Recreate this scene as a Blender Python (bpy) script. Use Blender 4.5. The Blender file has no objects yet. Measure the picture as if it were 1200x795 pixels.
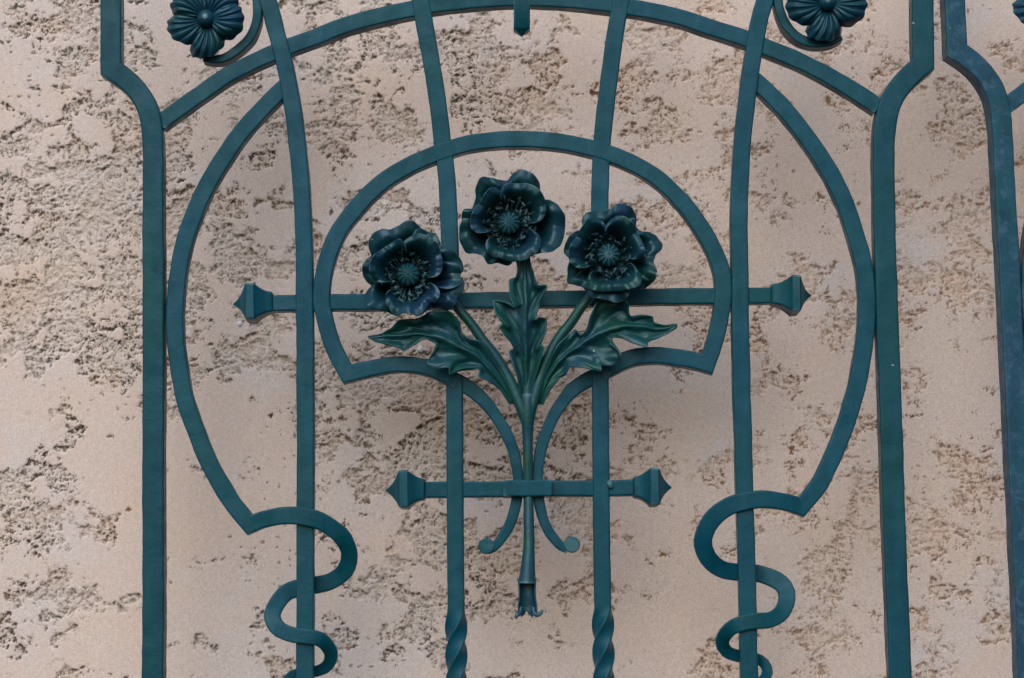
import bpy, math, random
from mathutils import Vector, Matrix, noise
R = math.radians
random.seed(7)
sc = bpy.context.scene
COL = sc.collection

# ------------------------------------------------------------------ camera
PITCH, ROLL, YAW = R(8.0), R(0.95), R(0.0)
LENS, DIST, ZC = 85.5, 2.85, 1.60
cd = bpy.data.cameras.new('camera'); cam = bpy.data.objects.new('camera', cd); COL.objects.link(cam)
cd.lens = LENS; cd.sensor_width = 36; cd.clip_start = 0.05; cd.clip_end = 200
rot = Matrix.Rotation(YAW, 3, 'Z') @ Matrix.Rotation(R(90) + PITCH, 3, 'X') @ Matrix.Rotation(-ROLL, 3, 'Z')
fwd = rot @ Vector((0, 0, -1))
CP = Vector((0, 0, ZC)) - fwd * DIST
cam.matrix_world = Matrix.Translation(CP) @ rot.to_4x4()
sc.camera = cam

def P(px, py, y=0.0):
    """point of the plane at depth y that the photograph shows at (px, py): used once to measure the ironwork"""
    d = rot @ Vector(((px - 600) / 1200 * 36, (397.5 - py) / 1200 * 36, -LENS))
    t = (y - CP.y) / d.y
    return CP + d * t
S = 0.001  # one photo pixel is about a millimetre on the gate

# ------------------------------------------------------------------ materials
def newmat(name):
    m = bpy.data.materials.new(name); m.use_nodes = True
    nt = m.node_tree; nt.nodes.clear()
    out = nt.nodes.new('ShaderNodeOutputMaterial'); b = nt.nodes.new('ShaderNodeBsdfPrincipled')
    nt.links.new(b.outputs[0], out.inputs[0])
    return m, nt, b, out
def N(nt, t, **kw):
    n = nt.nodes.new(t)
    for k, v in kw.items(): setattr(n, k, v)
    return n
def inp(nt, n, i, v):
    if v is None: return
    if hasattr(v, 'is_output') or isinstance(v, bpy.types.NodeSocket): nt.links.new(v, n.inputs[i])
    else: n.inputs[i].default_value = v
def M(nt, op, a, b=None, c=None, clamp=False):
    n = N(nt, 'ShaderNodeMath', operation=op, use_clamp=clamp)
    inp(nt, n, 0, a); inp(nt, n, 1, b); inp(nt, n, 2, c)
    return n.outputs[0]
def MR(nt, v, a, b, c=0.0, d=1.0, smooth=True):
    n = N(nt, 'ShaderNodeMapRange', interpolation_type='SMOOTHSTEP' if smooth else 'LINEAR')
    for i, x in enumerate((v, a, b, c, d)): inp(nt, n, i, x)
    return n.outputs[0]
def MIX(nt, f, a, b, bt='MIX'):
    n = N(nt, 'ShaderNodeMix', data_type='RGBA', blend_type=bt)
    inp(nt, n, 0, f); inp(nt, n, 6, a if not isinstance(a, tuple) else (*a, 1)); inp(nt, n, 7, b if not isinstance(b, tuple) else (*b, 1))
    return n.outputs[2]
def NOISE(nt, vec, scale, detail=4, rough=0.5, dist=0.0, w=None):
    n = N(nt, 'ShaderNodeTexNoise')
    if w is not None: n.noise_dimensions = '4D'; n.inputs['W'].default_value = w
    nt.links.new(vec, n.inputs['Vector'])
    n.inputs['Scale'].default_value = scale; n.inputs['Detail'].default_value = detail
    n.inputs['Roughness'].default_value = rough; n.inputs['Distortion'].default_value = dist
    return n.outputs[0]

def paint(name, base, alt, green=0.3, sheen=0.0, rough=0.38, wear=1.0, dark=0.35, bump=0.45, seed=0.0, fs=1.0, spec=.22):
    m, nt, b, out = newmat(name)
    tc = N(nt, 'ShaderNodeTexCoord'); mp = N(nt, 'ShaderNodeMapping'); mp.inputs['Location'].default_value = (seed, seed * .7, seed * .3)
    nt.links.new(tc.outputs['Object'], mp.inputs[0]); v = mp.outputs[0]
    big = NOISE(nt, v, 5 * fs, 3, .55); med = NOISE(nt, v, 38, 5, .6); fine = NOISE(nt, v, 420, 4, .65); spk = NOISE(nt, v, 190, 6, .7)
    c = MIX(nt, MR(nt, big, .38, .62), base, alt)
    g = tuple(x * y for x, y in zip(base, (.8, 1.15, .50)))
    c = MIX(nt, M(nt, 'MULTIPLY', MR(nt, NOISE(nt, v, 6 * fs, 6, .6, 0, 3.3), .45, .72), green), c, g)
    c = MIX(nt, M(nt, 'MULTIPLY', MR(nt, med, .35, .75), .38), c, tuple(x * .55 for x in base))
    # chalky weathering
    c = MIX(nt, M(nt, 'MULTIPLY', MR(nt, spk, .56, .74), .35), c, tuple(min(1, x * 1.9 + .005) for x in base))
    if sheen:
        fr = M(nt, 'MULTIPLY', MR(nt, NOISE(nt, v, 60, 8, .80, 0, 1.7), .50, .60), sheen)
        c = MIX(nt, fr, c, (.065, .125, .19))  # pale blue blotches: reflected light painted into the colour
    mb = N(nt, 'ShaderNodeMapping'); mb.inputs['Scale'].default_value = (60, 60, 9); nt.links.new(v, mb.inputs[0])
    brush = NOISE(nt, mb.outputs[0], 1.0, 5, .65)
    c = MIX(nt, M(nt, 'MULTIPLY', MR(nt, brush, .42, .70), .30), c, tuple(x * 1.7 + .003 for x in base))
    c = MIX(nt, M(nt, 'MULTIPLY', MR(nt, NOISE(nt, v, 26, 9, .75, 0, 5.5), .60, .66), .55), c, tuple(x * .42 for x in base))
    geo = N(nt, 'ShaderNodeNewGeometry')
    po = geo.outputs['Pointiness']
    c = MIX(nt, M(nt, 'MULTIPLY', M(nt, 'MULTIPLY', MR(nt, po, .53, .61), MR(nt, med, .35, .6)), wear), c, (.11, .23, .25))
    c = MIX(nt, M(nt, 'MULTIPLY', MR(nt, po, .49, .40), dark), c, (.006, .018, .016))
    c = MIX(nt, MR(nt, NOISE(nt, v, 90, 2, .5, 0, 9.1), .755, .78), c, (.20, .27, .29))   # flecks of dust and lime
    inp(nt, b, 'Base Color', c)
    inp(nt, b, 'Roughness', MR(nt, med, .3, .7, rough - .08, rough + .12))
    b.inputs['Specular IOR Level'].default_value = spec; b.inputs['Specular Tint'].default_value = (.62, .88, 1, 1)
    h = M(nt, 'ADD', M(nt, 'MULTIPLY', med, 1.6), M(nt, 'ADD', M(nt, 'MULTIPLY', fine, .28), M(nt, 'MULTIPLY', spk, .35)))
    bp = N(nt, 'ShaderNodeBump'); bp.inputs['Strength'].default_value = bump; bp.inputs['Distance'].default_value = .0012
    nt.links.new(h, bp.inputs['Height']); nt.links.new(bp.outputs[0], b.inputs['Normal'])
    return m
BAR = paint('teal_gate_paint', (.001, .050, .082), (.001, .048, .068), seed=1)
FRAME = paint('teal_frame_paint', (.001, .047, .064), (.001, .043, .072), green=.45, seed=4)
FAR = paint('lit_teal_paint', (.008, .058, .085), (.016, .052, .105), green=.2, sheen=.5, seed=9)  # teal with the light caught by the turned leaf painted on
BLOOM = paint('poppy_paint', (.005, .038, .050), (.009, .034, .076), fs=3.5, green=1.0, rough=.31, wear=.9, dark=.8, bump=.35, seed=14, spec=.42)  # bluer second tone paints a sky sheen onto the petals
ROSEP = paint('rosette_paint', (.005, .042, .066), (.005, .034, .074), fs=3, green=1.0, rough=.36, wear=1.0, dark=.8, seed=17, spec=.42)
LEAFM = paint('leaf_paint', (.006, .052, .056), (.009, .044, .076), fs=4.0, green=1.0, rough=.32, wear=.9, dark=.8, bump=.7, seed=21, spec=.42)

def wall_material():
    m, nt, b, out = newmat('weathered_render')
    tc = N(nt, 'ShaderNodeTexCoord'); v = tc.outputs['Object']
    sep = N(nt, 'ShaderNodeSeparateXYZ'); nt.links.new(v, sep.inputs[0]); X, Z = sep.outputs[0], sep.outputs[2]
    def A(nm): n = N(nt, 'ShaderNodeAttribute'); n.attribute_name = nm; return n.outputs['Fac']
    dirt_shade, rough = A('dirt_shade'), A('broken')
    H = NOISE(nt, v, 330, 3, .7)
    RX = MR(nt, X, -.10, .22)
    c1 = MIX(nt, MR(nt, NOISE(nt, v, 3.2, 5, .6), .4, .62), (.66, .55, .495), (.655, .59, .575))
    patch = NOISE(nt, v, 6, 4, .58)
    c1 = MIX(nt, M(nt, 'MULTIPLY', MR(nt, patch, .52, .66), .5), c1, (.69, .53, .42))
    c1 = MIX(nt, M(nt, 'MULTIPLY', MR(nt, X, -.25, .15), .45), c1, (.73, .585, .50))
    c1 = MIX(nt, M(nt, 'MULTIPLY', MR(nt, patch, .46, .34), .45), c1, (.61, .605, .645))
    gr = NOISE(nt, v, 560, 3, .75); c1 = MIX(nt, MR(nt, gr, .38, .64, 0, .62), c1, (.44, .37, .325)); g3 = NOISE(nt, v, 170, 4, .7); c1 = MIX(nt, MR(nt, g3, .5, .68, 0, .30), c1, (.45, .37, .32)); c1 = MIX(nt, MR(nt, g3, .48, .34, 0, .30), c1, (.72, .66, .62))
    c1 = MIX(nt, MR(nt, H, .62, .72, 0, .55), c1, (.80, .78, .77))
    c2 = MIX(nt, RX, (.49, .43, .385), (.59, .475, .40))
    c2 = MIX(nt, MR(nt, H, .40, .60), c2, MIX(nt, RX, (.60, .55, .51), (.66, .56, .48)))
    rust = MR(nt, NOISE(nt, v, 13, 4, .6), .45, .62)
    c2 = MIX(nt, M(nt, 'MULTIPLY', rust, .42), c2, MIX(nt, RX, (.42, .29, .18), (.58, .35, .20)))
    c = MIX(nt, M(nt, 'MULTIPLY', rough, .5), c1, c2)
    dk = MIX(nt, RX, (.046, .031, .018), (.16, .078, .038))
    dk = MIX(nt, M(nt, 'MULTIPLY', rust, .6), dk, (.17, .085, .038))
    c = MIX(nt, M(nt, 'MULTIPLY', M(nt, 'MULTIPLY', dirt_shade, MR(nt, H, .30, .5, .6, 1)), MR(nt, RX, 0, 1, .96, .92)), c, dk)
    inp(nt, b, 'Base Color', c); b.inputs['Roughness'].default_value = .9; b.inputs['Specular IOR Level'].default_value = .2
    h = M(nt, 'ADD', M(nt, 'MULTIPLY', gr, .30), M(nt, 'MULTIPLY', M(nt, 'MULTIPLY', H, rough), .9))
    bp = N(nt, 'ShaderNodeBump'); bp.inputs['Strength'].default_value = .7; bp.inputs['Distance'].default_value = .0016
    nt.links.new(h, bp.inputs['Height']); nt.links.new(bp.outputs[0], b.inputs['Normal'])
    return m
WALLM = wall_material()

# ------------------------------------------------------------------ mesh helpers
def link_mesh(name, verts, faces, mat, parent=None, smooth=True, sharp=None):
    me = bpy.data.meshes.new(name); me.from_pydata([tuple(v) for v in verts], [], faces); me.materials.append(mat)
    if smooth: me.polygons.foreach_set('use_smooth', [True] * len(me.polygons))
    me.update()
    if sharp: me.set_sharp_from_angle(angle=R(sharp))
    o = bpy.data.objects.new(name, me); COL.objects.link(o)
    if parent: o.parent = parent
    return o

def catmull(p, n=8):
    out = []
    for i in range(len(p) - 1):
        a = p[i - 1] if i > 0 else [2 * x - y for x, y in zip(p[0], p[1])]
        b, c = p[i], p[i + 1]
        d = p[i + 2] if i + 2 < len(p) else [2 * x - y for x, y in zip(p[-1], p[-2])]
        L = math.hypot(c[0] - b[0], c[1] - b[1]); k = max(2, int(L / n))
        for j in range(k):
            t = j / k
            out.append([.5 * (2 * b[q] + (c[q] - a[q]) * t + (2 * a[q] - 5 * b[q] + 4 * c[q] - d[q]) * t * t + (3 * b[q] - a[q] - 3 * c[q] + d[q]) * t ** 3) for q in range(len(b))])
    out.append(list(p[-1]))
    return out

def section(w, d, r=.0016):
    """rounded rectangle, u across (w), y from 0 (front) to d, with holding loops beside each corner"""
    h = w / 2; pts = []
    def corner(cu, cy, a0):
        for k in range(4):
            a = R(a0 + 30 * k); pts.append((cu + r * math.cos(a), cy + r * math.sin(a)))
    e = min(.0012, w * .1)
    pts += [(-h + r + e, 0), (0, 0), (h - r - e, 0)]
    corner(h - r, r, -90)
    pts += [(h, r + e), (h, d - r - e)]
    corner(h - r, d - r, 0)
    pts += [(h - r - e, d), (-h + r + e, d)]
    corner(-h + r, d - r, 90)
    pts += [(-h, d - r - e), (-h, r + e)]
    corner(-h + r, r, 180)
    return pts

def bar(name, runs, w, d, front, mat, parent, r=.0016, jit=.00035, n=7):
    jit = max(jit, .00055)
    """forged flat bar. runs: list of point lists (px, py[, dy[, width px[, depth]]]); consecutive runs meet in a mitred kink"""
    pts = []
    for ri, run in enumerate(runs):
        full = [[*p, *([0, w, d][len(p) - 2:])] for p in run]
        c = catmull(full, n)
        pts += c if ri == 0 else c[1:]
    W = [P(p[0], p[1], front + p[2] * S) for p in pts]
    verts, faces = [], []; m = None
    for i, p in enumerate(pts):
        a = W[max(0, i - 1)]; b = W[min(len(W) - 1, i + 1)]; c = W[i]
        t1 = Vector((c.x - a.x, 0, c.z - a.z)); t2 = Vector((b.x - c.x, 0, b.z - c.z))
        if t1.length < 1e-7: t1 = t2
        if t2.length < 1e-7: t2 = t1
        t1.normalize(); t2.normalize(); t = (t1 + t2).normalized(); k = 1 / max(.45, t.dot(t1))
        nrm = Vector((-t.z, 0, t.x))
        sec = section(p[3] * S, p[4] * S, min(r, p[3] * S * .3, p[4] * S * .3)); m = len(sec)
        for (u, y) in sec:
            q = c + nrm * (u * k) + Vector((0, y, 0))
            q += noise.noise_vector(q * 55) * jit + noise.noise_vector(q * 14) * jit * 1.3
            verts.append(q)
    for i in range(len(pts) - 1):
        for j in range(m):
            j2 = (j + 1) % m
            faces.append((i * m + j, i * m + j2, (i + 1) * m + j2, (i + 1) * m + j))
    faces.append(tuple(range(m))); faces.append(tuple((len(pts) - 1) * m + j for j in reversed(range(m))))
    o = link_mesh(name, verts, faces, mat, parent, sharp=46)
    fix(o); return o

import bmesh
def fix(o):
    bm = bmesh.new(); bm.from_mesh(o.data); bmesh.ops.recalc_face_normals(bm, faces=bm.faces); bm.to_mesh(o.data); bm.free()

def tube(name, pts, mat, parent, seg=14, n=5, ends=True):
    """round rod; pts (px, py, depth y in mm, radius mm)"""
    c = catmull([list(p) for p in pts], n)
    W = [P(p[0], p[1], p[2] * S) for p in c]; verts, faces = [], []
    for i, p in enumerate(c):
        t = (W[min(len(W) - 1, i + 1)] - W[max(0, i - 1)]).normalized()
        s = Vector((0, 1, 0)).cross(t).normalized(); q = t.cross(s)
        for k in range(seg):
            a = 2 * math.pi * k / seg
            v = W[i] + (s * math.cos(a) + q * math.sin(a)) * p[3] * S
            verts.append(v + noise.noise_vector(v * 60) * .0004)
    for i in range(len(c) - 1):
        for k in range(seg):
            k2 = (k + 1) % seg; faces.append((i * seg + k, i * seg + k2, (i + 1) * seg + k2, (i + 1) * seg + k))
    if ends: faces.append(tuple(range(seg))); faces.append(tuple((len(c) - 1) * seg + k for k in reversed(range(seg))))
    o = link_mesh(name, verts, faces, mat, parent, sharp=60); fix(o); return o

def grid_mesh(name, rows, mat, parent, thick=.0018, sub=1):
    nr, ncl = len(rows), len(rows[0]); verts = [v for r_ in rows for v in r_]
    faces = [(i * ncl + j, i * ncl + j + 1, (i + 1) * ncl + j + 1, (i + 1) * ncl + j) for i in range(nr - 1) for j in range(ncl - 1)]
    o = link_mesh(name, verts, faces, mat, parent); fix(o)
    so = o.modifiers.new('solid', 'SOLIDIFY'); so.thickness = thick; so.offset = 0
    if sub: ss = o.modifiers.new('sub', 'SUBSURF'); ss.levels = sub; ss.render_levels = sub
    return o

# ------------------------------------------------------------------ gate leaf
gate = bpy.data.objects.new('iron_gate', None); COL.objects.link(gate)
gate['label'] = 'blue-green wrought iron gate leaf carrying three open poppies in its middle'
gate['category'] = 'gate'; gate['group'] = 'wrought iron gate leaves before the plaster wall'

# outer frame
bar('frame_bar', [[(129.5, -150), (129.5, 80)], [(129.5, 80), (145, 90.5), (160, 105), (171, 123), (176, 140), (178.6, 162), (179.2, 187)], [(179.2, 187), (179.2, 500), (178.8, 795), (178.6, 960)]], 25, 26, -.004, FRAME, gate, r=.002)
bar('frame_bar', [[(1079, -150), (1082.5, 74.7)], [(1082.5, 74.7), (1068, 87), (1052, 105), (1043, 123), (1038, 145), (1036, 170), (1036, 200)], [(1036, 200), (1038, 300), (1041, 400), (1048, 600), (1055.5, 795), (1060, 960)]], 26, 26, -.004, FRAME, gate, r=.002)
# inner uprights
bar('upright_bar', [[(262, -150), (288, -70), (313.7, 0), (322.5, 33), (331.7, 67), (338.5, 100), (344, 133), (348, 167), (351.3, 200), (353.5, 233), (355, 265), (356.5, 310), (357.2, 400), (357.6, 500)], [(357.6, 500), (357.4, 640), (356.8, 795), (356.4, 960)]], 20.3, 20, -.002, BAR, gate)
bar('upright_bar', [[(940, -150), (917, -70), (896.5, 0), (888.5, 33), (882.8, 67), (877.8, 100), (873.7, 133), (870.3, 167), (868, 200), (866.8, 233), (866.5, 265), (867.2, 310), (868.3, 400), (871, 500)], [(871, 500), (875, 650), (878.8, 795), (882, 960)]], 20.3, 20, -.002, BAR, gate)
# middle uprights, upper
bar('upright_bar', [[(466, -150), (481, -60), (492.7, 0), (498.5, 33), (505, 67), (510, 100), (514.7, 133), (518.6, 167), (522.5, 200), (525, 235), (527, 280), (529, 346)]], 20.5, 19, -.0007, BAR, gate)
bar('upright_bar', [[(752, -150), (739, -60), (728, 0), (722, 33), (717.5, 67), (713, 100), (709, 133), (706, 167), (704.2, 200), (703.5, 233), (703.3, 280), (703.5, 342)]], 20.5, 19, -.0007, BAR, gate)
# great arch and horseshoe
bar('arch_bar', [[(187, 144), (212, 126), (233, 111), (267, 87), (300, 70.5), (334, 56), (367, 44), (400, 30.5), (433, 21), (467, 13.3), (507, 5.5), (553, .2), (600, -2.5), (645, -2), (683, .8), (733, 7.3), (767, 13.3), (800, 21), (833, 32), (873, 44.5), (900, 55.5), (933, 69), (967, 86), (1000, 105), (1030, 124.5)]], 20, 20.5, .0, BAR, gate)
bar('horseshoe_bar', [[(536, 447, 0, 18.5), (510, 434, 0, 18.5), (492, 429, 0, 18.5), (473, 426.8, 0, 18.5), (455, 427.5, 0, 18.5), (432, 432, 0, 19), (407, 438)],
      [(407, 438), (392, 410), (383, 384), (378, 360), (377, 344), (379, 322), (385, 298), (397, 270), (420, 240), (447, 214), (478, 194), (511, 179.5), (545, 169), (580, 164), (614, 162.7), (650, 165), (690, 172.5), (716, 180.5), (745, 193), (775, 212), (803, 240), (826, 272), (840, 300), (846.5, 322), (847.5, 345), (845, 370), (838, 400), (829, 426)],
      [(829, 426), (812, 421.5), (783, 417), (765, 416), (746, 417.8), (728, 424), (705, 436)],], 20, 19.5, -.0012, BAR, gate)
# ovals running out into waves wound round the inner uprights
bar('wavy_bar', [[(339, 97), (327, 108), (306, 129), (289, 147.5), (273, 168), (249, 205), (236, 230), (223.5, 260), (215.4, 285), (209.8, 310), (206.3, 335), (204.4, 361), (204.5, 386), (206.5, 411), (210.4, 437), (215.4, 465), (223.5, 490), (233, 515), (244, 541), (257.5, 566), (274, 592), (292.5, 615, 0, 20, 20)],
      [(292.5, 615, 0, 20, 19), (307, 609.5, -2, 20, 12), (325, 605.5, -6, 20, 9), (346, 604.3, -8, 20.5, 9), (369, 608.5, -8, 21, 9), (386, 617, -5, 20, 9), (402, 631, 0, 20, 9), (409.5, 650, 8, 19.5, 9), (404, 669, 15, 19.5, 9), (387, 681.5, 20, 19.5, 9), (369, 686, 21.5, 20, 9), (346, 690, 21.5, 20, 9), (331, 698, 17, 19, 9), (318.5, 719, 7, 19, 9), (324, 735, 0, 18, 9), (339, 743.5, -6, 18, 9), (357, 746, -8, 18, 9), (376, 750, -6, 17.5, 9), (387.5, 765, 4, 16, 9), (384, 780, 15, 14, 9), (370, 787.5, 21, 13, 8), (350, 790, 21, 13, 8), (337, 797, 14, 12, 8), (334, 809, 4, 11, 8), (344, 817, -5, 11, 8), (357, 818, -8, 10, 7), (371, 822, -6, 9, 7), (376, 832, 4, 7, 7)]], 20.5, 20, .0012, BAR, gate, n=5)
bar('wavy_bar', [[(879, 88), (889, 97), (902, 110), (920, 128.5), (940.5, 153), (958, 178), (973.5, 203), (987, 229), (996.5, 253), (1004.5, 278), (1011, 303), (1014.6, 326), (1016.3, 350), (1016, 376), (1013.8, 401), (1009.8, 426), (1005.3, 450), (998.5, 475), (991, 500), (981, 525), (970, 549), (958, 571), (939.5, 594, 0, 20, 20)],
      [(939.5, 594, 0, 20, 19), (926, 589.5, -3, 20, 12), (912, 586.5, -6, 20, 9), (894, 584.5, -8, 20.5, 9), (875, 586.8, -8, 21, 9), (853, 593.5, -6, 21, 9), (834, 609, -2, 21, 9), (823.7, 633, 3, 21, 9), (830, 654, 9, 20.5, 9), (844, 666.5, 16, 20, 9), (862, 670, 21.5, 20, 9), (886, 671.5, 21.5, 20, 9), (906, 677.5, 16, 20, 9), (919, 687, 11, 20, 9), (922.5, 701, 6, 19.5, 9), (917, 717, 1, 19, 9), (904, 726.5, -5, 18.5, 9), (888, 728, -8, 18.5, 9), (871, 730.5, -8, 18, 9), (855.5, 737.5, -4, 17, 9), (847, 751.5, 5, 16, 9), (852, 763.5, 14, 14.5, 8), (866, 769, 21, 14, 8), (884, 771, 21, 13, 8), (896, 777, 14, 12, 8), (900, 788, 5, 12, 8), (893, 799, -4, 12, 8), (878, 802, -8, 11, 7), (864, 806, -5, 10, 7), (860, 816, 3, 7, 7)]], 20.5, 20, .0012, BAR, gate, n=5)

# spike hanging from the top of the arch
def spike():
    tx, z1, tip = 611.5, P(611.5, 34), P(611.3, 43, .009)
    top = P(611.5, -150); verts = []; h = .0098; d = .0195; y0 = -.0016
    faces = []
    levels = [(top.z, 1, top.x), (P(611.5, -10).z, 1, P(611.5, -10).x), (z1.z + .001, 1, z1.x), (z1.z, .93, z1.x), (tip.z, .06, tip.x)]
    m = 0
    for (z, k, x) in levels:
        sec = section(2 * h, d, .0014); m = len(sec)
        for (u, y) in sec: verts.append((x + u * k, y0 + d / 2 + (y - d / 2) * k, z))
    for i in range(len(levels) - 1):
        for j in range(m): faces.append((i * m + j, i * m + (j + 1) % m, (i + 1) * m + (j + 1) % m, (i + 1) * m + j))
    faces.append(tuple(range(m))); faces.append(tuple((len(levels) - 1) * m + j for j in range(m)))
    o = link_mesh('hanging_spike', verts, faces, BAR, gate, sharp=35); fix(o)
spike()

# lower uprights with their twist
def twisted_upright(pts, tw, name='upright_bar'):
    """flat square bar that turns into a twist below px-row tw"""
    c = catmull([list(p) for p in pts], 3.0); verts, faces = [], []; y0 = .0003; half = .0098; m = 0; ang = 0; prev = None
    for p in c:
        q = P(p[0], p[1], y0)
        s = min(1, max(0, (p[1] - tw) / 16)); rate = (math.pi / 2 / 34) * (s * s * (3 - 2 * s))
        if prev is not None: ang += rate * (p[1] - prev)
        prev = p[1]
        sec = section(2 * half, 2 * half, .0022); m = len(sec)
        for (u, y) in sec:
            yy = y - half; k = 1.0
            if s > 0:   # hollow the faces of the twist slightly
                rr = math.hypot(u, yy); k = 1 + .06 * s * ((rr / half) - 1.15)
            a, b = u * k, yy * k
            v = Vector((q.x + a * math.cos(-ang) - b * math.sin(-ang), y0 + half + a * math.sin(-ang) + b * math.cos(-ang), q.z))
            verts.append(v + noise.noise_vector(v * 50) * .0004)
    for i in range(len(c) - 1):
        for j in range(m): faces.append((i * m + j, i * m + (j + 1) % m, (i + 1) * m + (j + 1) % m, (i + 1) * m + j))
    faces.append(tuple(range(m))); faces.append(tuple((len(c) - 1) * m + j for j in range(m)))
    o = link_mesh(name, verts, faces, BAR, gate, sharp=46); fix(o); return o
twisted_upright([(532.6, 442), (533, 520), (533.6, 640), (534.4, 720), (534.6, 795), (535, 960)], 712)
twisted_upright([(703.6, 440), (704.3, 520), (705.4, 640), (706.8, 720), (708, 795), (709.5, 960)], 708)

tube('weld_bead', [(713.5, 564, 1, 2.5), (714.5, 567, 0, 3.6), (716, 570, 0, 3.2), (718, 571, 1, 2)], BAR, gate, seg=10, n=1.5)
# crossbars with finials
def finial(tip, cap0, cap1, neck, halfh, parent, yc):
    """square tapered point: positions are px; loft along the bar direction"""
    a = P(tip[0], tip[1], yc); n_ = P(neck[0], neck[1], yc); L = (n_ - a); Ln = L.length; ax = L.normalized()
    def f(px): return abs(px - tip[0]) / abs(neck[0] - tip[0])
    f0, f1 = f(cap0), f(cap1)
    st = [(0, .03), (f0 * .25, .16), (f0 * .5, .36), (f0 * .75, .64), (f0 * .95, .95), (f0 * 1.04, 1.0), (f1 * .97, 1.02), (f1 * 1.03, .95), (f1 + (1 - f1) * .25, .80), (f1 + (1 - f1) * .5, .66), (f1 + (1 - f1) * .75, .585), (f1 + (1 - f1) * .93, .57), (1.0, .52), (1.02, .44)]
    up = Vector((0, 0, 1)) - ax * ax.z; up.normalize(); dp = Vector((0, 1, 0)); verts, faces = [], []; m = 0
    for (t, k) in st:
        hh = halfh * S * k; sec = section(2 * hh, 2 * hh, min(.0022, hh * .35)) if hh > .003 else [(u * hh / .01, (y - 0.01) * hh / .01 + hh) for (u, y) in section(.02, .02, .003)]
        m = len(sec)
        for (u, y) in sec:
            q = a + ax * (Ln * t) + up * u + dp * (y - hh)
            verts.append(q + noise.noise_vector(q * 70) * .0005)
    for i in range(len(st) - 1):
        for j in range(m): faces.append((i * m + j, i * m + (j + 1) % m, (i + 1) * m + (j + 1) % m, (i + 1) * m + j))
    faces.append(tuple(range(m))); faces.append(tuple((len(st) - 1) * m + j for j in range(m)))
    o = link_mesh('finial', verts, faces, BAR, parent, sharp=32); fix(o); return o
cb = bar('crossbar', [[(312, 355.3), (450, 353.5), (600, 351), (750, 347.8), (912, 346.3)]], 19, 18, .0011, BAR, gate)
finial((273.5, 356.5), 290, 300, (320, 355.3), 21.5, cb, .010)
finial((950.5, 347), 935.5, 926, (903, 346.5), 21.5, cb, .010)
cb = bar('crossbar', [[(490, 574), (560, 573.2), (640, 572.3), (750, 571.3)]], 18.5, 18, .0016, BAR, gate)
finial((451.5, 575), 469, 479, (498, 574), 21.5, cb, .010)
finial((787, 571.5), 771, 761, (742, 571.5), 21.5, cb, .010)
bar('collar', [[(590, 572.3), (646, 571.6)]], 19.5, 30, -.0105, BAR, gate, r=.0015)

# paired scrolls
def scroll(pts, blob):
    o = bar('scroll', [pts], 13.5, 10, .002, BAR, gate, n=4)
    c = P(*blob, .001); verts, faces = [], []; seg = 26; rr = blob_r = .0093
    prof = [(.9, 0), (1, .0012), (1, .009), (.9, .0105)]
    for (k, y) in prof:
        for i in range(seg): a = 2 * math.pi * i / seg; verts.append((c.x + rr * k * math.cos(a), .001 + y, c.z + rr * k * math.sin(a)))
    for i in range(len(prof) - 1):
        for j in range(seg): faces.append((i * seg + j, i * seg + (j + 1) % seg, (i + 1) * seg + (j + 1) % seg, (i + 1) * seg + j))
    faces.append(tuple(range(seg))); faces.append(tuple(3 * seg + j for j in range(seg)))
    e = link_mesh('scroll_end', verts, faces, BAR, o, sharp=50); fix(e)
scroll([(530, 444, 0, 18), (542, 450, 0, 18), (556, 459.5, 0, 17), (568, 470.5, 0, 15), (581, 487, 0, 14), (592, 505, 0, 14), (599.7, 522, 0, 13.5), (604.6, 539, 0, 13), (607, 558, 0, 12.5), (606.5, 575, 0, 12.5), (604.8, 590, 0, 12.5), (600.5, 606, 0, 12), (594.5, 620, 0, 12), (586, 633, 0, 11), (577.5, 642, 0, 10), (571, 646.5, 0, 6)], (570, 640))
scroll([(711, 436, 0, 18), (698, 440.5, 0, 18), (685, 447, 0, 18), (672, 456, 0, 17), (660, 470, 0, 15), (649.5, 487, 0, 14), (641, 505, 0, 14), (635.3, 522, 0, 13.5), (631.8, 539, 0, 13), (630, 558, 0, 12.5), (630.6, 575, 0, 12.5), (632, 590, 0, 12.5), (636, 606, 0, 12), (642, 620, 0, 12), (650, 632, 0, 11), (659, 641, 0, 10), (666, 645.5, 0, 6)], (670.5, 638.3))

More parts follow.
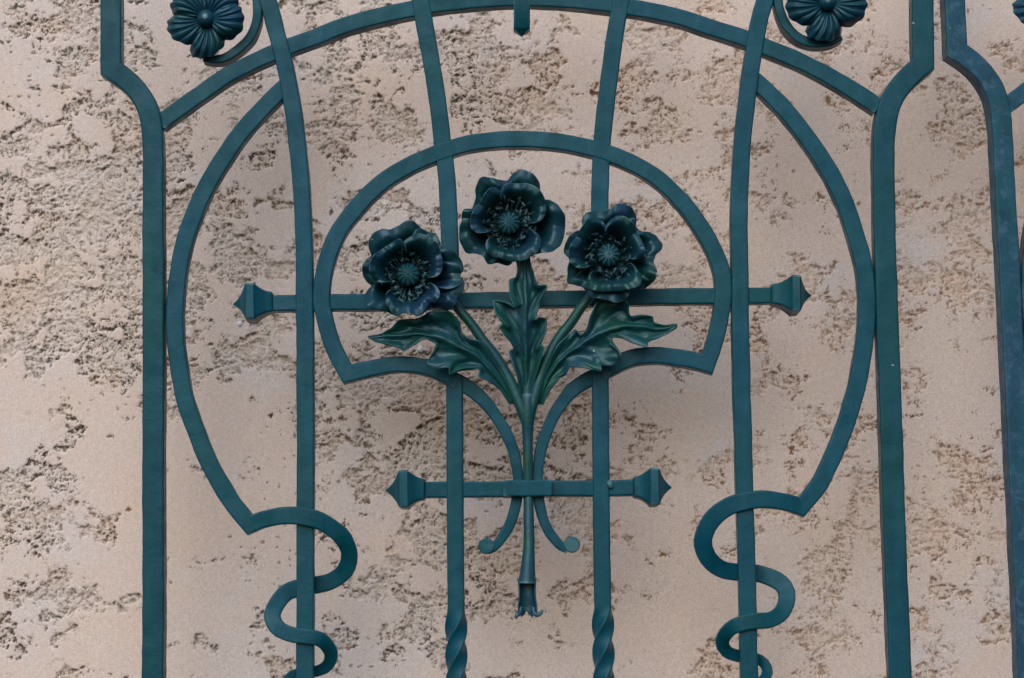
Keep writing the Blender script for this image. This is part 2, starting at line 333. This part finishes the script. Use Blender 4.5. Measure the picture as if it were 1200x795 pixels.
# rosettes in their curls
bar('curl_bar', [[(262, -46, 0, 8), (285, -38, 0, 9), (297, -18), (301, 0), (301.5, 18), (298.5, 31), (292.5, 43.5), (282, 54.5), (273, 61), (262, 67, 0, 10.5), (250, 69, 0, 10), (238, 68, 0, 8)]], 11, 24, .0008, BAR, gate, n=4)
bar('curl_bar', [[(950, -63, 0, 8), (927, -53, 0, 9), (915, -35), (911, -15), (911.8, 0), (914.8, 13), (919.5, 24.5), (927, 35.5), (936.8, 44), (948, 48.5), (960, 50.3, 0, 11), (974, 48.5, 0, 10.5), (986, 43, 0, 8)]], 11.5, 24, .0008, BAR, gate, n=4)
def rosette(cx, cy, R0, a0, seed):
    yb = -.006; c = P(cx, cy, yb - .008); rnd = random.Random(seed)
    back = []; ver = []; fc = []; seg = 20
    for (r_, y) in [(0, yb - .003), (.009, yb - .003), (.013, yb), (.013, .004), (0, .004)]:
        for i in range(seg): a = 2 * math.pi * i / seg; ver.append((c.x + r_ * math.cos(a), y, c.z + r_ * math.sin(a)))
    for i in range(4):
        for j in range(seg): fc.append((i * seg + j, i * seg + (j + 1) % seg, (i + 1) * seg + (j + 1) % seg, (i + 1) * seg + j))
    root = link_mesh('rosette', ver, fc, ROSEP, gate, sharp=50); fix(root)
    for k in range(5):
        ac = R(a0 + 72 * k + rnd.uniform(-3, 3)); hw = R(44); rows = []; lift = [.0, .0085, .002, .009, .0045][k]; ph = rnd.uniform(0, 6)
        RR = R0 * rnd.uniform(.97, 1.03)
        nu, nv = 57, 16
        for i in range(nv + 1):
            v = i / nv; row = []
            for j in range(nu):
                u = -1 + 2 * j / (nu - 1)
                side = (1 - abs(u) ** 2.6 * .42)
                Re = RR * side * (1 + .022 * math.cos(5.5 * math.pi * u + .4) + .03 * math.sin(2.2 * u + ph))
                r_ = (3.5 + (Re - 3.5) * v)
                spread = math.sin(min(1, v * 1.6) * math.pi / 2) * .30 + .70
                th = ac + u * hw * spread + .22 * v * v * (1 if k % 2 else -1) * (1 - u * u)
                h = 13 * math.sin(min(1.0, v * .98) ** .8 * math.pi * .78) * (1 - .55 * u ** 4)
                h += (1.35 * math.cos(6.5 * math.pi * u) + .5 * math.cos(15 * math.pi * u)) * min(1, v * 2.5) * (1 - .35 * max(0, v - .75) * 4)
                h -= max(0, v - .80) * 48 * (.7 + .5 * math.sin(3 * u + ph))
                h -= abs(u) ** 3 * 5.5 * v
                row.append((c.x + r_ * S * math.cos(th), yb - h * S - lift, c.z + r_ * S * math.sin(th)))
            rows.append(row)
        grid_mesh('petal', rows, ROSEP, root, .0016, 1)
    # round boss
    ver, fc = [], []; b = .0108; ns = 12; seg = 24
    for i in range(ns + 1):
        t = math.pi * .5 * (i / ns) * 1.35
        for j in range(seg): a = 2 * math.pi * j / seg; ver.append((c.x + b * math.sin(t) * math.cos(a), yb - .0125 - b * math.cos(t), c.z + b * math.sin(t) * math.sin(a)))
    for i in range(ns):
        for j in range(seg): fc.append((i * seg + j, i * seg + (j + 1) % seg, (i + 1) * seg + (j + 1) % seg, (i + 1) * seg + j))
    o = link_mesh('boss', ver, fc, ROSEP, root); fix(o)
rosette(242, 23, 47, 277, 3)
rosette(969, 4, 47, 268, 5)

# ------------------------------------------------------------------ poppies
def poppy(center, sil, outer, inner, seed, rim=-.056):
    rnd = random.Random(seed); yb = -.012
    c = P(center[0], center[1], rim)
    # silhouette of the petals in polar form about the pod
    pol = []
    for (x, y) in sil:
        q = P(x, y, rim + .004); dx, dz = q.x - c.x, q.z - c.z; pol.append((math.atan2(dz, dx) % (2 * math.pi), math.hypot(dx, dz)))
    pol.sort()
    def RS(th):
        th %= 2 * math.pi
        e = [(pol[-1][0] - 2 * math.pi, pol[-1][1])] + pol + [(pol[0][0] + 2 * math.pi, pol[0][1])]
        for (a, ra), (b, rb) in zip(e, e[1:]):
            if a <= th <= b: t = (th - a) / max(1e-6, b - a); t = t * t * (3 - 2 * t); return ra + (rb - ra) * t
        return pol[0][1]
    # cup that carries the petals
    ver, fc = [], []; seg = 22
    for (r_, y) in [(0, -.014), (.012, -.0145), (.018, -.019), (.020, -.017), (.016, -.008), (.008, .0), (.006, .004), (0, .004)]:
        for i in range(seg): a = 2 * math.pi * i / seg; ver.append((c.x + r_ * math.cos(a), y, c.z + r_ * math.sin(a)))
    for i in range(7):
        for j in range(seg): fc.append((i * seg + j, i * seg + (j + 1) % seg, (i + 1) * seg + (j + 1) % seg, (i + 1) * seg + j))
    root = link_mesh('poppy', ver, fc, BLOOM, gate, sharp=60); fix(root)
    def petal(tc, hwid, frac, depth, lift, ruffle, curl):
        nu, nv = 41, 18; rows = []; ph = rnd.uniform(0, 6); tc = R(tc); hw = R(hwid); k1 = rnd.choice([1.6, 2.1, 2.6])
        for i in range(nv + 1):
            v = i / nv; row = []
            for j in range(nu):
                u = -1 + 2 * j / (nu - 1); th = tc + u * hw * (.62 + .38 * math.sin(min(1, v * 1.3) * math.pi / 2))
                side = 1 - .34 * abs(u) ** 6
                if frac >= 1: Re = RS(th) * side
                else: Re = min(RS(th) * .97, (RS(tc) * .4 + .6 * .060) * frac) * side * (1 + .06 * math.sin(4.2 * u + ph))
                r_ = .010 + (Re - .010) * v
                s0 = min(1, max(0, (v - .30) / .52)); s0 = s0 * s0 * (3 - 2 * s0)
                lip = max(0, (v - .74) / .26)
                h = .004 * v + depth * s0 - curl * lip ** 1.6 * (1 + .8 * math.sin(k1 * 2.2 * u + ph * 1.7)) + lift
                h += ruffle * (max(0, v - .35) / .65) ** 1.6 * (math.sin(k1 * math.pi * u + ph) + .4 * math.sin(4.6 * u * math.pi + 2 * ph))
                h += .0006 * math.sin(u * 30) * v
                h -= abs(u) ** 4 * .004 * v
                q = Vector((c.x + r_ * math.cos(th), yb - h, c.z + r_ * math.sin(th)))
                q += noise.noise_vector(q * 45 + Vector((seed, 0, 0))) * .0016 * v
                row.append(q)
            rows.append(row)
        grid_mesh('petal', rows, BLOOM, root, .0012, 1)
    for (tc, hwid) in outer: petal(tc, hwid, 1.0, .030, rnd.uniform(-.002, .002), .0066, .001 + rnd.uniform(0, .004))
    for (tc, hwid, fr) in inner: petal(tc, hwid, fr, .040, .002 + rnd.uniform(0, .002), .0042, -.002 + rnd.uniform(0, .004))
    # ribbed seed pod facing out
    ver, fc = [], []; seg = 72; prof = [(0, .0075), (.25, .0072), (.5, .0062), (.75, .0042), (.93, .0015), (1, -.002), (.93, -.008), (.7, -.016), (.45, -.022)]
    pr = .0132
    for pi_, (k, y) in enumerate(prof):
        for i in range(seg):
            a = 2 * math.pi * i / seg; rib = .5 + .5 * math.cos(12 * a); e = min(1, k * 1.5)
            rr = pr * k * (1 + .05 * rib * e); yy = y + .0016 * rib * e * (1 if pi_ < 6 else 0)
            ver.append((c.x + rr * math.cos(a), yb - .026 - yy, c.z + rr * math.sin(a)))
    for i in range(len(prof) - 1):
        for j in range(seg): fc.append((i * seg + j, i * seg + (j + 1) % seg, (i + 1) * seg + (j + 1) % seg, (i + 1) * seg + j))
    o = link_mesh('seed_pod', ver, fc, PODM, root); fix(o)
    # stamens: thin filaments, each with a stubby anther, as one tuft
    ver, fc = [], []
    def rod(a, b, r0, r1, seg=7):
        t = (b - a).normalized(); s = t.orthogonal().normalized(); q = t.cross(s); b0 = len(ver); n = 4
        for i in range(n + 1):
            k = i / n; rr = r0 + (r1 - r0) * k
            if i in (0, n): rr *= .55
            for j in range(seg): an = 2 * math.pi * j / seg; ver.append(a + (b - a) * k + (s * math.cos(an) + q * math.sin(an)) * rr)
        for i in range(n):
            for j in range(seg): fc.append((b0 + i * seg + j, b0 + i * seg + (j + 1) % seg, b0 + (i + 1) * seg + (j + 1) % seg, b0 + (i + 1) * seg + j))
        fc.append(tuple(b0 + j for j in range(seg))); fc.append(tuple(b0 + n * seg + j for j in range(seg)))
    for i in range(64):
        a = 2 * math.pi * i / 64 + rnd.uniform(-.12, .12); rr = rnd.uniform(.0175, .033)
        base = Vector((c.x + .009 * math.cos(a), yb - .006, c.z + .009 * math.sin(a)))
        top = Vector((c.x + rr * math.cos(a), yb - rnd.uniform(.016, .031), c.z + rr * math.sin(a)))
        rod(base, top, .0007, .0007, 5)
        dr = Vector((math.cos(a + math.pi / 2 + rnd.uniform(-1.5, 1.5)), rnd.uniform(-.7, .5), math.sin(a + math.pi / 2 + rnd.uniform(-.9, .9)))).normalized() * rnd.uniform(.0021, .0034)
        rod(top - dr * 1.25, top + dr * 1.25, .0018, .0014)
    o = link_mesh('stamens', ver, fc, STAM, root); fix(o)
STAM = paint('stamen_paint', (.003, .024, .036), (.004, .020, .042), green=.6, rough=.30, wear=.45, dark=.8, seed=35)
PODM = paint('pod_paint', (.006, .044, .066), (.006, .038, .058), green=.5, rough=.42, wear=.55, dark=.7, seed=31)
def crop(o, s, L): return [(o[0] + x / s, o[1] + y / s) for (x, y) in L]
silL = crop((400, 250), 6, [(480, 45), (560, 65), (610, 105), (665, 125), (695, 180), (710, 235), (800, 270), (850, 320), (865, 380), (838, 420), (868, 480), (850, 540), (810, 590), (800, 640), (740, 680), (690, 665), (640, 650), (600, 690), (555, 730), (480, 705), (430, 705), (400, 733), (350, 722), (320, 692), (260, 680), (190, 660), (150, 590), (168, 540), (205, 495), (170, 470), (145, 420), (140, 350), (170, 310), (215, 285), (185, 240), (190, 180), (230, 120), (280, 90), (340, 105), (400, 80), (440, 55)])
silM = crop((500, 170), 5.3, [(600, 145), (660, 175), (700, 215), (712, 290), (725, 320), (780, 325), (830, 370), (865, 430), (865, 520), (840, 610), (790, 655), (700, 680), (650, 687), (590, 745), (520, 750), (440, 725), (380, 735), (345, 690), (300, 665), (240, 655), (205, 590), (200, 520), (210, 440), (230, 395), (275, 385), (285, 350), (300, 320), (300, 250), (330, 200), (380, 190), (440, 205), (500, 200), (540, 160)])
silR = crop((600, 220), 6, [(760, 105), (830, 130), (885, 190), (880, 260), (910, 300), (960, 295), (1030, 325), (1065, 380), (1055, 420), (1010, 460), (1000, 520), (1025, 580), (1010, 640), (950, 690), (880, 705), (830, 718), (815, 770), (780, 800), (730, 808), (680, 795), (620, 785), (560, 770), (520, 720), (490, 690), (440, 675), (390, 670), (390, 590), (405, 500), (365, 430), (390, 350), (430, 295), (480, 265), (475, 210), (520, 160), (580, 140), (640, 160), (690, 140), (730, 108)])
poppy((477.5, 319), silL, [(205, 58), (325, 56), (30, 56), (118, 62)], [(280, 54, .92), (45, 60, .78), (150, 58, .76)], 11)
poppy((596.2, 258), silM, [(345, 60), (75, 58), (140, 54), (220, 62)], [(280, 58, .86), (50, 60, .79), (155, 56, .78)], 12)
poppy((714, 296), silR, [(8, 56), (320, 50), (85, 58), (190, 64), (262, 52)], [(280, 54, .82), (40, 58, .78), (155, 60, .80)], 13)

# ------------------------------------------------------------------ stems and leaves
st = tube('stem', [(618.3, 462, -9, 6), (618.4, 480, -9, 7.6), (618.4, 495, -8, 7.2), (618.4, 510, -7, 6.2), (618.6, 540, -6, 5.8), (619, 575, -3, 5.8), (619.6, 610, -5, 6.0), (619.8, 640, -7, 6.8), (619, 660, -8, 8), (618, 676, -8, 9.4), (617.6, 684, -8, 10.2)], LEAFM, gate, seg=20)
tube('stem', [(529, 352, -12, 5), (536, 361, -14, 5.5), (552, 379.5, -13, 5.8), (565, 398, -12, 6), (579.5, 416.5, -10, 6.3), (594, 440, -8, 6.6), (606, 466, -8, 6.8), (614, 486, -8, 6.5), (617, 500, -7, 5)], LEAFM, gate)
tube('stem', [(697, 341, -12, 5), (690, 350, -13, 5.5), (680.5, 361.5, -13, 5.8), (669.7, 377.7, -12, 6), (656.8, 394, -11, 6.3), (645.8, 412.5, -9, 6.5), (636.5, 433, -8, 6.8), (628, 460, -8, 6.8), (622, 482, -8, 6.5), (620, 500, -7, 5)], LEAFM, gate)
tube('stem', [(605, 285, -12, 5), (612, 320, -8, 5.5), (617, 380, -6, 6), (618, 440, -6, 6.5), (618.4, 480, -7, 6.5)], LEAFM, gate)

def scoop():
    """cut open end of the stem: back half of a tube, torn at the bottom, with two little curls"""
    rows = []; nu = 25
    for i in range(15):
        t = i / 14; py = 677 + 43 * t; cxp = 617.6 + .6 * t; q = P(cxp, py, -.008)
        wd = .0105 * (1 - .14 * math.sin(min(1, t * 1.3) * math.pi)); row = []
        for j in range(nu):
            u = -1 + 2 * j / (nu - 1); a = R(90 + u * (112 - 22 * t))
            tear = (.0035 * math.sin(u * 9 + 1) + .002 * math.sin(u * 23)) * max(0, (t - .75) * 4) + noise.noise(Vector((u * 3, t * 4, 1))) * .0008
            row.append((q.x - wd * math.cos(a) * (-1), -.008 + wd * .85 * math.sin(a), q.z + tear))
        rows.append(row)
    grid_mesh('stem_end', rows, LEAFM, st, .002, 1)
    for s, x0 in ((-1, 611), (1, 624.5)):
        pts = [(x0, 712, -6, 2.2), (x0 + 1.5 * s, 718, -8, 2.8), (x0 + 5 * s, 721, -10, 2.8), (x0 + (9 if s > 0 else 6) * s, 719 if s > 0 else 723.5, -11, 2.4 if s > 0 else 1.6), (x0 + (11.5 if s > 0 else 5) * s, 714.5 if s > 0 else 726, -11, 1.2 if s > 0 else .8)]
        tube('curled_tip', pts, LEAFM, st, seg=10, n=2)
scoop()

def leaf(rows_px, o, s, arch, name='leaf', mid=2.5, edge=8.0, seed=0, flip=1):
    """rows: (edge A, midrib, edge B) in crop units; arch(t) depth in mm of the midrib"""
    R_ = [[(o[0] + x / s, o[1] + y / s) for (x, y) in r_] for r_ in rows_px]
    # refine between rows
    fine = []
    for i in range(len(R_) - 1):
        for k in range(3):
            t = k / 3; tt = t * t * (3 - 2 * t) if k else 0
            fine.append((i + t, [(a[0] + (b[0] - a[0]) * t, a[1] + (b[1] - a[1]) * t) for a, b in zip(R_[i], R_[i + 1])]))
    fine.append((len(R_) - 1, R_[-1])); rows = []; nu = 31
    for (ti, (A, Mi, B)) in fine:
        t = ti / (len(R_) - 1); row = []
        for j in range(nu):
            u = -1 + 2 * j / (nu - 1)
            E = A if u < 0 else B; a = abs(u)
            px = Mi[0] + (E[0] - Mi[0]) * a; py = Mi[1] + (E[1] - Mi[1]) * a
            wd = math.hypot(E[0] - Mi[0], E[1] - Mi[1])
            k = min(1, wd / 26)
            y = arch(t)                      # negative is toward the viewer
            y += k * (4.5 * math.sin(min(1, a * 1.35) * math.pi) * 1.0)     # valley beside the rib
            y -= k * mid * math.exp(-(a / .13) ** 2)                          # raised rib
            y -= k * edge * max(0, a - .6) * 1.6                              # lip lifts forward
            y += k * 4.4 * math.sin(ti * 1.25 + (2.1 if u < 0 else 0) + seed) * a ** 1.5   # waves along the edge
            y += k * (2.0 * math.sin(a * 9 - ti * 2.2 + seed) + .8 * math.sin(a * 17 - ti * 4.1 + seed * 2)) * a                # veins running out to the teeth
            q = P(px, py, y * S); q += noise.noise_vector(q * 60) * .0010 + noise.noise_vector(q * 170) * .0005
            row.append(q)
        rows.append(row)
    return grid_mesh(name, rows, LEAFM, st, .0022, 1)
leaf([((400, 790), (428, 790), (458, 790)), ((385, 690), (426, 700), (466, 690)), ((370, 600), (425, 640), (486, 600)), ((335, 492), (424, 560), (524, 474)), ((368, 480), (424, 520), (502, 452)), ((335, 432), (424, 470), (530, 395)), ((285, 368), (424, 420), (538, 325)), ((300, 348), (424, 390), (500, 318)), ((262, 295), (424, 340), (478, 335)), ((252, 228), (424, 300), (482, 300)), ((310, 240), (424, 270), (500, 240)), ((372, 275), (424, 245), (538, 160)), ((338, 205), (424, 215), (530, 148)), ((335, 125), (422, 170), (488, 150)), ((375, 112), (420, 120), (472, 110)), ((388, 50), (418, 55), (455, 45)), ((405, -20), (425, -20), (445, -20))],
     (520, 300), 4.417, lambda t: -6 - 24 * math.sin(min(1, t * 1.1) * math.pi * .62), seed=1)
leaf([((1140, 790), (1110, 790), (1075, 790)), ((1090, 690), (1060, 700), (1020, 690)), ((1040, 600), (1000, 620), (940, 640)), ((990, 520), (950, 560), (872, 615)), ((950, 460), (905, 510), (890, 560)), ((900, 380), (860, 470), (760, 572)), ((820, 362), (820, 445), (685, 600)), ((770, 330), (770, 420), (690, 548)), ((755, 250), (720, 395), (600, 565)), ((700, 190), (670, 375), (540, 520)), ((620, 180), (630, 360), (590, 465)), ((560, 190), (590, 350), (625, 410)), ((520, 220), (560, 345), (600, 392)), ((480, 235), (500, 340), (540, 365)), ((420, 240), (460, 340), (480, 400)), ((370, 245), (410, 345), (400, 452)), ((320, 295), (350, 345), (370, 430)), ((260, 330), (270, 350), (300, 405)), ((200, 345), (200, 360), (220, 385)), ((170, 350), (172, 356), (178, 362))],
     (400, 330), 5.4545, lambda t: -6 - 24 * math.sin(min(1, t * 1.15) * math.pi * .8), seed=2.4, mid=3.2)
leaf([((130, 790), (165, 790), (205, 790)), ((160, 690), (200, 690), (235, 700)), ((200, 590), (240, 600), (300, 625)), ((240, 500), (290, 520), (350, 600)), ((290, 410), (350, 465), (370, 545)), ((350, 345), (400, 430), (460, 552)), ((405, 300), (440, 405), (570, 582)), ((435, 345), (470, 380), (568, 535)), ((470, 310), (510, 355), (640, 545)), ((505, 210), (550, 335), (708, 505)), ((540, 130), (590, 320), (690, 455)), ((620, 100), (630, 305), (620, 400)), ((700, 105), (680, 300), (640, 362)), ((745, 140), (720, 290), (690, 358)), ((750, 225), (765, 285), (760, 395)), ((830, 205), (830, 285), (868, 425)), ((905, 218), (880, 300), (875, 385)), ((900, 255), (930, 305), (930, 370)), ((980, 282), (990, 300), (1000, 335)), ((1058, 272), (1060, 283), (1055, 294))],
     (600, 330), 5.4545, lambda t: -6 - 24 * math.sin(min(1, t * 1.15) * math.pi * .8), seed=4.2, mid=3.2)

# ------------------------------------------------------------------ the neighbouring leaf, a repeat of the first
def copy_tree(o, parent):
    c = o.copy(); c.data = o.data; COL.objects.link(c); c.parent = parent
    for ch in [x for x in list(bpy.data.objects) if x.parent == o and x != c]: copy_tree(ch, c)
    return c
gate2 = bpy.data.objects.new('iron_gate', None); COL.objects.link(gate2)
gate2['label'] = 'blue iron gate leaf with painted-in pale reflections, cut off by the right edge of the photo'
gate2['category'] = 'gate'; gate2['group'] = gate['group']
for ch in [x for x in list(bpy.data.objects) if x.parent == gate]: copy_tree(ch, gate2)
base1 = Vector((0, .01, P(178, 960).z)); bi = Matrix.Translation(-base1)
gate.location = base1; 
for g_ in (gate, gate2):
    for ch in [x for x in bpy.data.objects if x.parent == g_]: ch.matrix_parent_inverse = bi
pv = P(117, 88); pt = P(1108.5, 66.5)
ang = R(5)
gate2.matrix_world = Matrix.Translation(Vector((pt.x, 0, pt.z))) @ Matrix.Rotation(ang, 4, 'Z') @ Matrix.Translation(Vector((-pv.x, 0, -pv.z))) @ Matrix.Translation(base1)
def recolour(o):
    for ch in [x for x in bpy.data.objects if x.parent == o]:
        ch.material_slots[0].link = 'OBJECT'; ch.material_slots[0].material = FAR; recolour(ch)
recolour(gate2)

# ------------------------------------------------------------------ wall
WY = .17
import numpy as np
def perlin(x, y, seed):
    xi = np.floor(x).astype(np.int64); yi = np.floor(y).astype(np.int64); xf = x - xi; yf = y - yi
    rs = np.random.RandomState(seed); T = rs.permutation(4096); ang = rs.uniform(0, 2 * np.pi, 4096); ca, sa = np.cos(ang), np.sin(ang)
    u = xf * xf * xf * (xf * (xf * 6 - 15) + 10); w = yf * yf * yf * (yf * (yf * 6 - 15) + 10)
    def g(i, j, dx, dy):
        k = T[(T[i & 4095] + j) & 4095]; return ca[k] * dx + sa[k] * dy
    n0 = g(xi, yi, xf, yf); n1 = g(xi + 1, yi, xf - 1, yf); n2 = g(xi, yi + 1, xf, yf - 1); n3 = g(xi + 1, yi + 1, xf - 1, yf - 1)
    a = n0 + (n1 - n0) * u; b = n2 + (n3 - n2) * u; return a + (b - a) * w
def fbm(x, y, f, octv, rough, seed, ridge=False):
    t = 0; am = 1; tot = 0
    for o in range(octv):
        n = perlin(x * f + 17.3 * o, y * f - 9.1 * o, seed + o)
        if ridge: n = .35 - np.abs(n) * 1.4
        t = t + n * am; tot += am; am *= rough; f *= 2.03
    return t / tot
def sstep(a, b, x):
    t = np.clip((x - a) / (b - a), 0, 1); return t * t * (3 - 2 * t)
def blur(h, r):
    for ax in (0, 1):
        p = np.pad(h, [(r + 1, r) if k == ax else (0, 0) for k in (0, 1)], mode='edge'); c = np.cumsum(p, axis=ax)
        h = (np.take(c, range(2 * r + 1, c.shape[ax]), axis=ax) - np.take(c, range(0, c.shape[ax] - 2 * r - 1), axis=ax)) / (2 * r + 1)
    return h
PATCHES = [(80, 340, 120, 130, .50), (150, 230, 50, 90, .2), (60, 190, 60, 60, .2), (90, 30, 110, 60, .30), (150, 150, 60, 60, .15), (30, 600, 70, 60, .25), (60, 690, 60, 70, .22),
           (270, 320, 90, 90, .34), (260, 430, 80, 40, .25), (400, 110, 70, 90, .32), (590, 90, 120, 60, .45), (450, 470, 110, 60, .30), (470, 390, 90, 50, .3),
           (530, 470, 50, 60, .2), (640, 400, 60, 110, .34), (600, 570, 90, 80, .26), (580, 680, 110, 80, .28), (450, 650, 70, 100, .22), (210, 200, 60, 90, .18),
           (430, 230, 50, 80, .16), (800, 290, 80, 60, .32), (800, 150, 80, 60, .26), (720, 590, 60, 50, .28), (900, 370, 110, 60, .30), (980, 70, 70, 50, .22),
           (840, 60, 60, 60, .2), (1000, 600, 70, 90, .26), (900, 520, 60, 60, .22), (1120, 590, 50, 80, .30), (1110, 330, 40, 60, .22), (1110, 130, 30, 60, .24),
           (780, 540, 50, 40, .15), (950, 740, 60, 50, .2), (250, 610, 90, 130, -.28), (260, 500, 60, 40, -.2), (40, 110, 80, 40, -.15), (40, 490, 90, 50, -.22),
           (780, 460, 90, 50, -.25), (760, 710, 80, 90, -.28), (950, 200, 50, 90, -.25), (1120, 430, 50, 60, -.15), (610, 195, 90, 25, -.25), (1160, 60, 50, 70, -.1), (130, 540, 60, 60, -.2), (150, 640, 50, 120, -.2)]
def wall():
    ST = .00115
    xs = np.concatenate([np.arange(-3, -1.2, .05), np.arange(-1.2, -.72, .003), np.arange(-.72, .82, ST), np.arange(.82, 1.7, .003), np.arange(1.7, 3.4, .05)])
    zs = np.concatenate([np.arange(.3, 1.0, .05), np.arange(1.0, 1.15, .003), np.arange(1.15, 2.09, ST), np.arange(2.09, 2.3, .003), np.arange(2.3, 3.1, .05)])
    Xg, Zg = np.meshgrid(xs, zs); nx, nz = len(xs), len(zs)
    # how far the trowelled skin has broken away, patch by patch
    e = -.14 + .10 * fbm(Xg, Zg, 3, 2, .5, 5) * 2
    out = ~((Xg > -.75) & (Xg < .85) & (Zg > 1.1) & (Zg < 2.13)); e = e + out * .08
    for (px, py, rx, ry, am) in PATCHES:
        q = P(px, py, WY); e = e + am * np.exp(-((Xg - q.x) / (rx * .00108)) ** 2 - ((Zg - q.z) / (ry * .00108)) ** 2)
    wx = Xg + .012 * fbm(Xg, Zg, 22, 4, .6, 71); wz = (Zg + .012 * fbm(Xg, Zg, 22, 4, .6, 81)) * 1.25
    F = fbm(wx, wz, 15, 8, .64, 100); right = sstep(-.05, .25, Xg)
    rec = F * 1.25 + np.minimum(e * .58, .155 - .035 * right) - .022 - .022 * right          # > 0 where broken
    g = fbm(wx, wz * .9, 100, 5, .74, 200); gr = fbm(wx, wz * .95, 60, 5, .70, 300, True)
    raw = (-.0040 * np.tanh(rec * 9) + g * .0060 + gr * .0040 - .0001) * (.88 - .24 * right)                 # metres, before the trowel passed over it
    h = -np.log1p(np.exp(np.clip(-raw / .00022, -30, 30))) * .00022   # trowelled flat at 0
    h = np.maximum(h, -.0055 + .3 * (h + .0055))
    rough = sstep(-.0002, -.0016, h) if False else 1 - sstep(-.0018, -.0003, h)
    E = fbm(Xg + .02 * F, Zg * 1.15 + .02 * g, 38, 7, .68, 900); K = fbm(Xg, Zg, 70, 4, .65, 950)
    crack = (1 - sstep(.005, .023, np.abs(E))) * sstep(-.10, .02, rec + .05 * right) * sstep(-.06, .10, K) * (1 - .65 * sstep(.1, .25, rec))
    h = h - crack * .0011
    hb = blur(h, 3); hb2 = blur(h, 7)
    conc = (hb - h) / .0009 * .75 + (hb2 - h) / .0018 * .45; conc = conc * (1 + .5 * right)           # crevices keep grime, and their shade is painted in with it
    dz = np.gradient(h, zs, axis=0)                                    # underside of each lip: unwashed, with its shadow painted into the colour
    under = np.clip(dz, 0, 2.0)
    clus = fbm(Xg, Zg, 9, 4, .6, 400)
    dirt_shade = np.clip(sstep(.30, .95, conc) * (.72 + 1.7 * clus) + sstep(.40, 1.15, under) * (.82 + 1.4 * clus), 0, 1) * sstep(.0001, .0007, -h)
    pins = sstep(.38, .45, perlin(Xg * 150, Zg * 150, 77)) * (fbm(Xg, Zg, 5, 2, .5, 78) > .16)
    dirt_shade = np.maximum(dirt_shade, crack * .85); dirt_shade = np.maximum(dirt_shade, pins * .65); h = h - pins * .0008
    h = h + .0007 * fbm(Xg, Zg, 9, 3, .5, 500)
    co = np.stack([Xg, WY - h, Zg], -1).reshape(-1, 3)
    i = (np.arange(nz - 1)[:, None] * nx + np.arange(nx - 1)[None, :]).reshape(-1)
    fa = np.stack([i, i + 1, i + nx + 1, i + nx], -1).reshape(-1).astype(np.int32)
    me = bpy.data.meshes.new('wall'); nf = len(i)
    me.vertices.add(len(co)); me.vertices.foreach_set('co', co.reshape(-1).astype(np.float32))
    me.loops.add(nf * 4); me.loops.foreach_set('vertex_index', fa)
    me.polygons.add(nf); me.polygons.foreach_set('loop_start', np.arange(0, nf * 4, 4, dtype=np.int32))
    me.polygons.foreach_set('use_smooth', np.ones(nf, dtype=bool)); me.update(calc_edges=True)
    me.materials.append(WALLM)
    for nm, arr in (('dirt_shade', dirt_shade), ('broken', rough)):
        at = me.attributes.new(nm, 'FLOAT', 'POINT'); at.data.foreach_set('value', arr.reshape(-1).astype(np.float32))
    o = bpy.data.objects.new('wall', me); COL.objects.link(o); return o
w = wall(); w['label'] = 'pinkish beige plaster wall with smooth islands and eroded brown crevices behind the gates'; w['category'] = 'wall'
for (px, py, r_) in ((281.5, 380, .0036), (492, 410, .0042)):
    c = P(px, py, WY); ver, fc = [], []; rnd = random.Random(int(px)); seg = 11
    rr = [r_ * rnd.uniform(.75, 1.2) for _ in range(seg)]
    for (k, y) in ((1, .002), (.95, -.0008), (.55, -.0022), (0.02, -.0026)):
        for i in range(seg): a = 2 * math.pi * i / seg; ver.append((c.x + rr[i] * k * math.cos(a), WY + y, c.z + rr[i] * k * math.sin(a) * 1.1))
    for i in range(3):
        for j in range(seg): fc.append((i * seg + j, i * seg + (j + 1) % seg, (i + 1) * seg + (j + 1) % seg, (i + 1) * seg + j))
    if 'CHIP' not in globals():
        CHIP, nt, b, _ = newmat('white_lime'); tc = N(nt, 'ShaderNodeTexCoord')
        inp(nt, b, 'Base Color', MIX(nt, NOISE(nt, tc.outputs['Object'], 300), (.75, .78, .82), (.5, .53, .56))); b.inputs['Roughness'].default_value = .8
    o = link_mesh('lime_fleck', ver, fc, CHIP, w); fix(o)

# ------------------------------------------------------------------ light
SUN_EL, SUN_AZ = R(38), R(14)     # azimuth measured from straight in front of the wall toward the left
wd = bpy.data.worlds.new('World'); sc.world = wd; wd.use_nodes = True; nt = wd.node_tree
bg = nt.nodes['Background']; sky = nt.nodes.new('ShaderNodeTexSky'); sky.sky_type = 'NISHITA'; sky.sun_disc = False
sky.sun_elevation = SUN_EL; sky.sun_rotation = math.pi + SUN_AZ
sky.air_density = 1.0; sky.dust_density = 2.0; sky.ozone_density = 1.0
nt.links.new(sky.outputs[0], bg.inputs[0]); bg.inputs[1].default_value = .15
sd = bpy.data.lights.new('sun', 'SUN'); so = bpy.data.objects.new('sun', sd); COL.objects.link(so)
sd.energy = 1.5; sd.angle = R(58); sd.color = (1, .98, .955)
D = Vector((-math.sin(SUN_AZ) * math.cos(SUN_EL), -math.cos(SUN_AZ) * math.cos(SUN_EL), math.sin(SUN_EL)))
so.rotation_euler = D.to_track_quat('Z', 'Y').to_euler(); so.location = (-1, -4, 6)

sc.view_settings.view_transform = 'Standard'; sc.view_settings.look = 'None'; sc.view_settings.exposure = 0
sc.render.resolution_x = 1024; sc.render.resolution_y = 678
